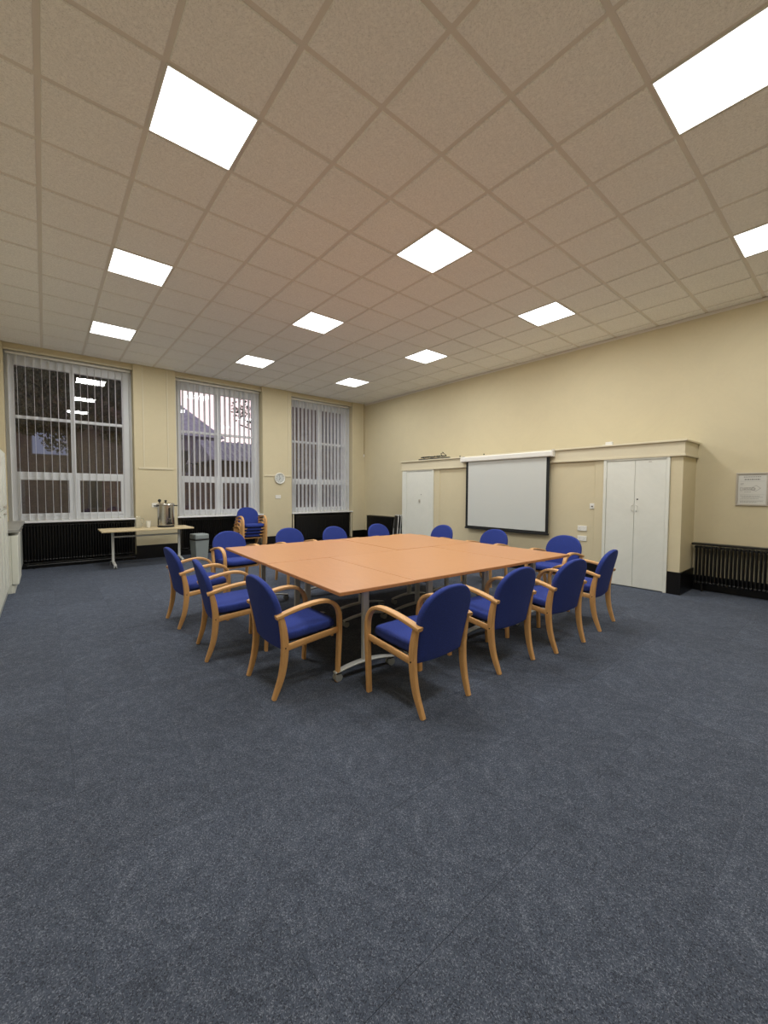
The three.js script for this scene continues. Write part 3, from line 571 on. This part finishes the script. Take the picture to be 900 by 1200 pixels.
// ---------------------------------------------------------------- framed notice
{
  const cv = document.createElement('canvas'); cv.width = 256; cv.height = 360; const c = cv.getContext('2d');
  c.fillStyle = '#cbc9c1'; c.fillRect(0, 0, 256, 360); c.strokeStyle = '#6d6a64'; c.lineWidth = 3;
  const bar = (x0, x1, y, w = 3, col = '#94918a') => { c.strokeStyle = col; c.lineWidth = w; c.beginPath(); c.moveTo(x0, y); c.lineTo(x1, y); c.stroke(); };
  const words = (x0, x1, y, w, col) => { let x = x0; while (x < x1) { const l = 6 + rnd() * 16; bar(x, Math.min(x1, x + l), y, w, col); x += l + 4; } };
  words(50, 205, 32, 10, '#8a8780'); words(58, 200, 62, 11, '#716e68');
  bar(18, 238, 84, 2);
  words(22, 52, 112, 7); words(22, 48, 124, 6);
  c.lineWidth = 3; c.strokeStyle = '#827f78';
  c.beginPath(); c.moveTo(50, 165); c.lineTo(130, 158); c.lineTo(165, 135); c.lineTo(205, 168); c.lineTo(165, 202); c.lineTo(130, 192); c.lineTo(50, 190); c.closePath(); c.stroke();
  c.strokeRect(22, 158, 18, 40); words(56, 160, 168, 7); words(56, 150, 182, 7); c.beginPath(); c.arc(140, 178, 16, 0, 7); c.stroke();
  words(60, 120, 212, 5); bar(18, 240, 246, 2); words(22, 200, 262, 5); words(40, 230, 276, 5); words(22, 190, 292, 5); bar(18, 238, 312, 2); words(22, 230, 326, 5); words(22, 180, 338, 5);
  const tx = new THREE.CanvasTexture(cv); tx.colorSpace = THREE.SRGBColorSpace;
  const t = group('framed_notice', XR, 1.475, 1.16, -Math.PI / 2); tag(t, 'framed printed notice with a line drawing above the column radiator', 'notice');
  const w = 0.165, h = 0.225, f = 0.022;
  mesh('frame', [rbox(-w, w, h - f, h, 0, 0.022, 0.004), rbox(-w, w, -h, -h + f, 0, 0.022, 0.004), rbox(-w, -w + f, -h + f, h - f, 0, 0.022, 0.004), rbox(w - f, w, -h + f, h - f, 0, 0.022, 0.004)], M.alu, t);
  const p = mesh('print', new THREE.PlaneGeometry(2 * (w - f), 2 * (h - f)).translate(0, 0, 0.008), std({ map: tx, roughness: 0.6 }), t);
  mesh('backing', box(-w + f, w - f, -h + f, h - f, 0.001, 0.006), M.rubber, t);
}

// ---------------------------------------------------------------- wall clock, pull cord
{
  const t = group('wall_clock', 4.655, 1.755, ZF); tag(t, 'round white wall clock on the pier between two windows', 'clock');
  mesh('rim', lathe([[0.0, 0], [0.14, 0], [0.145, 0.012], [0.142, 0.034], [0.13, 0.04], [0.118, 0.036], [0.116, 0.024]], 40).rotateX(Math.PI / 2), M.whitePlastic, t);
  mesh('dial', new THREE.CircleGeometry(0.117, 36).translate(0, 0, 0.025), M.screen, t);
  const mk = []; for (let k = 0; k < 12; k++) mk.push(box(-0.004, 0.004, 0.088, 0.106, 0.025, 0.0262).rotateZ(k * Math.PI / 6)); mesh('hour_marks', mk, M.rubber, t);
  mesh('hand', box(-0.004, 0.004, -0.01, 0.06, 0.028, 0.0295).rotateZ(2.6), M.rubber, t); mesh('hand', box(-0.003, 0.003, -0.012, 0.092, 0.031, 0.0325).rotateZ(0.25), M.rubber, t); mesh('hub', cyl(0.007, 0.007, 0.01, 0, 0, 0, 12).rotateX(Math.PI / 2).translate(0, 0, 0.029), M.rubber, t);
  const c = group('pull_cord', 7.27, CEIL - 0.008, -7.27); tag(c, 'thin cream pull cord hanging from the ceiling in the corner', 'pull cord');
  mesh('base', cyl(0.03, 0.04, 0.035, 0, -0.035, 0, 20), M.whitePlastic, c);
  mesh('cord', tube([[0, -0.03, 0], [0.001, -0.8, 0], [0, -1.5, 0]], 0.009, 12, 6), std({ color: '#a3906c', roughness: 0.7 }), c);
  mesh('toggle', lathe([[0, -1.57], [0.014, -1.56], [0.017, -1.53], [0.008, -1.49], [0, -1.485]], 14), M.whitePlastic, c);
}

// ---------------------------------------------------------------- urn table by the windows
const UY = 0.70;
{
  const x0 = 0.74, x1 = 2.28, z0 = -7.08, z1 = -6.36, cx = (x0 + x1) / 2, cz = (z0 + z1) / 2, w = (x1 - x0) / 2, d = (z1 - z0) / 2;
  const t = group('side_table', cx, 0, cz); tag(t, 'pale topped table with silver legs on castors carrying the steel urn', 'table');
  mesh('tabletop', metreUV(clean(rbox(-w, w, UY - 0.026, UY, -d, d, 0.005))), M.paleTop, t);
  mesh('beam', rbox(-w + 0.22, w - 0.2, UY - 0.155, UY - 0.125, -0.02, 0.02, 0.006), M.silver, t);
  for (const s of [-1, 1]) {
    const x = s * (w - 0.2);
    mesh('post', rbox(x - 0.022, x + 0.022, 0.09, UY - 0.026, -0.02, 0.02, 0.008), M.silver, t);
    mesh('foot', sweep([[x, 0.066, -d + 0.06], [x, 0.09, -d * 0.4], [x, 0.1, 0], [x, 0.09, d * 0.4], [x, 0.066, d - 0.06]], [[0.045, 0.016], [0.055, 0.02], [0.045, 0.016]], 18), M.silver, t);
    for (const e of [-1, 1]) { const c = mesh('caster', [-0.016, 0.016].map((o) => cyl(0.03, 0.03, 0.018, 0, -0.009, 0, 18).rotateZ(Math.PI / 2).translate(x + o, 0.031, e * (d - 0.08))), M.caster, t); mesh('fork', [rbox(x - 0.006, x + 0.006, 0.03, 0.075, e * (d - 0.08) - 0.012, e * (d - 0.08) + 0.012, 0.003)], M.rubber, c); }
  }
}
{
  const t = group('water_urn', 1.86, UY, -6.78); tag(t, 'stainless steel water urn with black tap on the pale table', 'urn');
  mesh('body', lathe([[0, 0.03], [0.138, 0.03], [0.142, 0.04], [0.142, 0.40], [0.148, 0.405], [0.148, 0.418], [0.14, 0.422], [0, 0.424]], 40), M.steel, t);
  mesh('base', lathe([[0, 0], [0.135, 0], [0.14, 0.004], [0.14, 0.034], [0, 0.036]], 40), M.rubber, t);
  const lid = mesh('lid', lathe([[0.142, 0.42], [0.144, 0.43], [0.12, 0.442], [0.05, 0.452], [0, 0.455]], 36), M.steel, t);
  mesh('knob', lathe([[0.012, 0.45], [0.012, 0.47], [0.024, 0.478], [0.022, 0.495], [0, 0.5]], 18), M.rubber, lid);
  for (const s of [-1, 1]) mesh('handle', [rbox(s > 0 ? 0.14 : -0.20, s > 0 ? 0.20 : -0.14, 0.385, 0.405, -0.03, 0.03, 0.008)], M.rubber, t);
  const tap = mesh('tap', [cyl(0.012, 0.012, 0.06, 0, -0.03, 0, 12).rotateX(Math.PI / 2).translate(0.03, 0.10, 0.165), cyl(0.012, 0.016, 0.05, 0.03, 0.06, 0.19, 12), cyl(0.008, 0.008, 0.03, 0.03, 0.11, 0.19, 10), rbox(0.005, 0.055, 0.135, 0.15, 0.18, 0.2, 0.006)], M.rubber, t);
  mesh('gauge', [rbox(0.015, 0.045, 0.17, 0.36, 0.138, 0.152, 0.006)], M.rubber, t);
  mesh('label_plate', [rbox(-0.02, 0.08, 0.055, 0.085, 0.128, 0.146, 0.003)], M.rubber, t);
  t.scale.setScalar(1.08);
  const w = group('dispenser_tap', 1.79, UY, -6.99); tag(w, 'black knobbed pump rising behind the steel urn', 'pump');
  mesh('stem', cyl(0.016, 0.012, 0.5, 0, 0, 0, 12), M.rubber, w); mesh('knob', new THREE.SphereGeometry(0.032, 18, 12).translate(0, 0.525, 0), M.rubber, w); mesh('foot', cyl(0.05, 0.045, 0.02, 0, 0, 0, 20), M.rubber, w);
  const j = group('glass_jug', 1.37, UY, -6.8); tag(j, 'clear jug on the pale table beside the paper cup', 'jug');
  mesh('body', lathe([[0, 0.003], [0.055, 0.003], [0.065, 0.02], [0.068, 0.08], [0.05, 0.15], [0.045, 0.19], [0.055, 0.225]], 28), M.clear, j);
  mesh('handle', tube([[0.05, 0.19, 0], [0.09, 0.18, 0], [0.1, 0.12, 0], [0.068, 0.07, 0]], 0.006, 20, 8), M.clear, j);
  const c = group('paper_cup', 1.545, UY, -6.78); tag(c, 'white tapered cup between the jug and the urn', 'cup');
  mesh('cup', lathe([[0, 0.002], [0.03, 0.002], [0.032, 0.005], [0.043, 0.122], [0.046, 0.126], [0.046, 0.13], [0.041, 0.127], [0.03, 0.01], [0, 0.008]], 26), M.whitePlastic, c);
  mesh('sleeve_rim', new THREE.TorusGeometry(0.0445, 0.0022, 8, 26).rotateX(Math.PI / 2).translate(0, 0.128, 0), M.whitePlastic, c);
}
// bin
{
  const t = group('swing_bin', 2.46, 0, -6.66, 0.15); tag(t, 'grey plastic swing top bin between the urn table and stacked chairs', 'bin');
  const q = new THREE.CylinderGeometry(0.20, 0.165, 0.42, 4, 1).rotateY(Math.PI / 4).translate(0, 0.21, 0);
  const body = mesh('body', q.toNonIndexed(), M.grey, t); body.geometry.computeVertexNormals();
  mesh('rim', rbox(-0.15, 0.15, 0.405, 0.43, -0.15, 0.15, 0.01), M.rubber, t);
  const lid = mesh('lid', rbox(-0.145, 0.145, 0.425, 0.535, -0.145, 0.145, 0.025, 4), M.grey, t);
  mesh('flap', rbox(-0.11, 0.11, 0.44, 0.515, 0.138, 0.15, 0.006), M.grey, lid);
}
// black folding chairs leaning against the side of the single cupboard
for (let k = 0; k < 4; k++) {
  const t = group('folding_chair', 7.02 + 0.05 * k, 0, -5.66 + 0.045 * k, -0.52);
  tag(t, `black folded chair with grey tube edge by the single cupboard, ${['fourth', 'third', 'second', 'first'][k]} from the cupboard side`, 'chair', 'folded chairs leaning beside the single cupboard');
  t.rotateZ(-0.10);
  mesh('frame', [tube([[0, 0.02, -0.22], [0, 0.7, -0.22], [0, 0.80, -0.18], [0, 0.82, 0], [0, 0.80, 0.18], [0, 0.7, 0.22], [0, 0.02, 0.22]], 0.0125, 60, 8), tube([[0.025, 0.02, -0.19], [0.025, 0.5, -0.19]], 0.011, 8, 8), tube([[0.025, 0.02, 0.19], [0.025, 0.5, 0.19]], 0.011, 8, 8)], M.silver, t);
  mesh('backrest', rbox(-0.017, 0.017, 0.46, 0.80, -0.2, 0.2, 0.012), M.rubber, t);
  mesh('seat', rbox(0.0, 0.026, 0.12, 0.48, -0.18, 0.18, 0.01), M.rubber, t);
}

// ---------------------------------------------------------------- kitchen cupboards on the left
{
  const t = group('tall_cupboard', 0, 0, 0); tag(t, 'tall white cupboard with panelled doors near the left window', 'cupboard');
  const x = -0.425, z0 = -5.22, z1 = -3.3;
  mesh('carcass', rbox(XL + 0.03, x - 0.02, 0.0, 1.93, z0, z1, 0.004), M.kitchen, t);
  mesh('plinth', rbox(XL + 0.04, x - 0.019, 0, 0.1, z0 + 0.01, z1 - 0.01, 0.003), M.carcass, t);
  const n = 4, dw = (z1 - z0) / n;
  for (let k = 0; k < n; k++) for (const [y0, y1] of [[0.11, 1.165], [1.175, 1.92]]) {
    const a = z0 + k * dw + 0.003, b = a + dw - 0.006;
    const d = mesh('door', rbox(x - 0.02, x, y0, y1, a, b, 0.004), M.kitchen, t);
    mesh('panel', rbox(x - 0.004, x + 0.006, y0 + 0.06, y1 - 0.06, a + 0.06, b - 0.06, 0.004), M.kitchen, d);
    mesh('handle', rbox(x, x + 0.022, y0 < 1 ? y1 - 0.05 : y0 + 0.03, y0 < 1 ? y1 - 0.03 : y0 + 0.05, k % 2 ? a + 0.02 : b - 0.12, k % 2 ? a + 0.12 : b - 0.02, 0.004), M.alu, d);
  }
  const f = group('under_counter_fridge', 0, 0, 0); tag(f, 'white undercounter appliance standing beside the tall cupboard', 'appliance');
  mesh('body', rbox(XL + 0.03, -0.40, 0.0, 0.80, -6.0, -5.24, 0.006), M.kitchen, f);
  mesh('door', rbox(-0.40, -0.325, 0.12, 0.80, -6.0, -5.24, 0.012), M.kitchen, f);
  mesh('plinth', rbox(-0.41, -0.37, 0.0, 0.115, -5.98, -5.26, 0.004), M.kitchen, f);
  const b = group('base_unit', 0, 0, 0); tag(b, 'grey sided base unit under the worktop by the window', 'cupboard');
  mesh('carcass', rbox(XL + 0.03, -0.37, 0.0, 0.838, ZF + 0.03, -6.01, 0.004), M.carcass, b);
  for (const [a, c] of [[ZF + 0.035, -6.72], [-6.715, -6.012]]) { const d = mesh('door', rbox(-0.37, -0.35, 0.11, 0.83, a, c, 0.004), M.carcass, b); mesh('handle', rbox(-0.35, -0.33, 0.76, 0.775, a + 0.1, a + 0.25, 0.004), M.alu, d); }
  const w = mesh('worktop', metreUV(clean(rbox(XL + 0.03, -0.31, 0.84, 0.88, ZF + 0.03, -5.225, 0.006))), M.worktop); tag(w, 'grey worktop over the base unit and appliance', 'worktop');
}

// ---------------------------------------------------------------- outside the windows
function brickTex(h1, h2, hm) {
  const a = hex(h1), b = hex(h2), m = hex(hm), t = [];
  for (let k = 0; k < 400; k++) t.push(rnd());
  return tex(256, (i, j) => { const row = Math.floor(j / 21.34), x = i + (row % 2 ? 16 : 0), col = Math.floor(x / 32), jj = j % 21.34, ii = x % 32; return ii < 2 || jj < 2.5 ? m : mix(a, b, t[(row * 31 + col * 7) % 400]); }, true, 0.9);
}
const O = {
  ground: std({ map: plaster('#4b4844', 0.15), roughness: 0.95 }),
  brick: std({ map: brickTex('#4b3531', '#5f433b', '#575048'), roughness: 0.9 }),
  darkBrick: std({ map: brickTex('#473b38', '#564642', '#4f4946'), roughness: 0.9 }),
  render: std({ map: plaster('#8d8791', 0.06), roughness: 0.9 }),
  slate: std({ map: plaster('#b4b1bf', 0.08), roughness: 0.8 }),
  dark: std({ color: '#191a1f', roughness: 0.3 }),
  bark: std({ color: '#33291f', roughness: 0.95 }),
  leaf: [0, 1].map((k) => std({ color: ['#2b3122', '#3a3a2a'][k], roughness: 0.85, side: THREE.DoubleSide })),
  white: std({ color: '#c9c9cf', roughness: 0.6 }),
  frame: std({ color: '#4a4a50', roughness: 0.6 }),
  reflectionGlow: std({ color: '#5a6272', roughness: 0.4, emissive: '#aab6dc', emissiveIntensity: 0.22 }),  // added glow imitating a reflection in the left window glass
};
const ground = structure(mesh('ground', metreUV(clean(box(-40, 60, -0.5, -0.25, -80, ZF - 0.47))), O.ground), 'dark paved yard outside the windows', 'ground');
tag(mesh('garden_wall', metreUV(clean(merge([box(1.5, 7.6, -0.3, 1.95, -14.3, -14.05), rbox(1.45, 7.62, 1.95, 2.03, -14.36, -13.99, 0.01)]))), O.brick), 'brown brick yard wall outside the middle window', 'wall');
function house(name, label, x0, x1, z0, z1, eave, ridge, wallMat, wins, hip = 0, seams = 0) { // hipped roof, ridge along x; seams counts pale streaks added as tile highlights
  const t = group(name, (x0 + x1) / 2, -0.25, (z0 + z1) / 2); tag(t, label, 'house');
  const w = (x1 - x0) / 2, d = (z1 - z0) / 2, e = eave + 0.25, r = ridge + 0.25, o = 0.3, k = Math.max(hip, 0.01);
  mesh('wall', metreUV(clean(box(-w, w, 0, e, -d, d))), wallMat, t);
  const A = [-w - o, e, d + o], B = [w + o, e, d + o], C = [w + o, e, -d - o], D = [-w - o, e, -d - o], P = [-w - o + k, r, 0], Q = [w + o - k, r, 0];
  const face = (...v) => { const p = []; for (let i = 1; i < v.length - 1; i++) for (const q of [v[0], v[i], v[i + 1]]) p.push(...q); const g = new THREE.BufferGeometry(); g.setAttribute('position', new THREE.Float32BufferAttribute(p, 3)); g.computeVertexNormals(); return metreUV(g); };
  const roof = mesh('roof', [face(A, B, Q, P), face(C, D, P, Q), face(B, C, Q), face(D, A, P), face(D, C, B, A)], O.slate, t);
  for (let s = 0; s < seams; s++) { const x = -w + (s + 0.5) * 2 * w / seams; mesh('tile_highlight', tube([[x, e + 0.03, d + o], [x, (e + r) / 2 + 0.03, (d + o) / 2], [x, r + 0.03, 0]], 0.05, 4, 6), O.white, roof); }  // white strips added to stand for highlights on the roof tiles
  for (const [x, y, ww, hh, m] of wins) {
    const f = mesh('window', [rbox(x - ww / 2 - 0.05, x + ww / 2 + 0.05, y - hh / 2 - 0.05, y - hh / 2, d - 0.02, d + 0.05, 0.01), rbox(x - ww / 2 - 0.05, x + ww / 2 + 0.05, y + hh / 2, y + hh / 2 + 0.05, d - 0.02, d + 0.05, 0.01), rbox(x - ww / 2 - 0.05, x - ww / 2, y - hh / 2, y + hh / 2, d - 0.02, d + 0.05, 0.01), rbox(x + ww / 2, x + ww / 2 + 0.05, y - hh / 2, y + hh / 2, d - 0.02, d + 0.05, 0.01)], O.frame, t);
    mesh('pane', box(x - ww / 2, x + ww / 2, y - hh / 2, y + hh / 2, d - 0.01, d + 0.015), m ?? O.dark, f);  // m is the added reflection glow, otherwise dark glass
    if (m) for (let q = 0; q < 3; q++) mesh('reflection_bar', rbox(x + ww * 0.24, x + ww / 2, y - hh * 0.08 + q * 0.15, y - hh * 0.08 + q * 0.15 + 0.05, d + 0.012, d + 0.03, 0.006), O.white, f);  // white bars added as part of the imitated reflection
  }
  return t;
}
house('slate_house', 'grey rendered house with hipped slate roof behind the middle window', 3.6, 9.3, -34, -26, 5.0, 8.1, O.render, [[0.3, 3.6, 1.2, 1.3], [1.9, 3.6, 0.9, 1.3], [1.1, 1.5, 2.0, 1.2]], 2.3);
house('brick_outbuilding', 'low brick outbuilding with added tile highlight streaks on the roof behind the yard wall', 7.0, 11.0, -24, -19.6, 3.05, 4.3, O.brick, [[-1.0, 1.6, 1.0, 0.8]], 0, 9);
house('brick_house', 'dark brick house with added pale blue glow for a glass reflection behind the big tree', -9, 2.9, -26.5, -20.2, 6.6, 9.0, O.darkBrick, [[3.29, 3.69, 1.2, 0.92, O.reflectionGlow], [5.2, 1.5, 1.2, 1.2]], 2);
house('tall_brick_house', 'tall dark brick house facing the window nearest the screen wall', 7.95, 13.4, -16.2, -13.2, 6.4, 7.6, O.darkBrick, [[-0.6, 4.2, 1.0, 1.4], [1.2, 4.2, 1.0, 1.4], [0.2, 1.5, 1.6, 1.3]], 1.2);
function tree(label, x, z, h, r, leaves, size, low) {
  const t = group('leafy_tree', x, -0.25, z); tag(t, label, 'tree', 'trees outside the windows');
  const parts = [tube([[0, 0, 0], [0.06, h * 0.3, 0.05], [-0.05, h * 0.62, 0], [0.04, h * 0.9, 0.05]], 0.13, 12, 8)];
  for (let k = 0; k < 9; k++) { const a = rnd() * 6.28, y = h * rr(0.48, 0.75), R = r * rr(0.5, 0.95); parts.push(tube([[0, y, 0], [Math.cos(a) * R * 0.5, y + R * 0.35, Math.sin(a) * R * 0.5], [Math.cos(a) * R, y + R * 0.55, Math.sin(a) * R]], 0.04, 8, 5)); }
  mesh('trunk', parts, O.bark, t);
  const clumps = []; for (let k = 0; k < 60; k++) { const a = rnd() * 6.28, u = Math.sqrt(rnd()), y = rr(low, h * 1.02), taper = Math.sqrt(Math.max(0.6, 1 - ((y - h * 0.55) / (h * 0.55)) ** 2)); clumps.push([Math.cos(a) * u * r * taper, y, Math.sin(a) * u * r * taper, rr(0.3, 0.75)]); }
  for (const m of [0, 1]) {
    const pos = [], q = new THREE.Quaternion(), p = V();
    for (let k = 0; k < leaves / 2; k++) {
      const c = clumps[(rnd() * clumps.length) | 0], d = V(rr(-1, 1), rr(-1, 1), rr(-1, 1)).normalize().multiplyScalar(c[3] * Math.cbrt(rnd())), s = size * rr(0.6, 1.2);
      q.setFromEuler(new THREE.Euler(rnd() * 6, rnd() * 6, rnd() * 6));
      for (const [a, b] of [[-0.5, 0], [0, -0.28], [0.5, 0], [-0.5, 0], [0.5, 0], [0, 0.28]]) { p.set(a * s, b * s, 0).applyQuaternion(q); pos.push(p.x + c[0] + d.x, p.y + c[1] + d.y, p.z + c[2] + d.z); }
    }
    const g = new THREE.BufferGeometry(); g.setAttribute('position', new THREE.Float32BufferAttribute(pos, 3)); g.computeVertexNormals();
    const f = mesh('foliage', g, O.leaf[m], t); f.userData.kind = 'stuff';
  }
}
tree('tall dense dark tree filling the upper panes of the left window', 0.7, -14.2, 7.8, 2.9, 26000, 0.16, 3.55);
tree('tree with a few leaves hanging across the sunset sky in the middle window', 9.5, -18.9, 7.4, 2.0, 1500, 0.19, 5.3);

renderer.render(scene, camera);
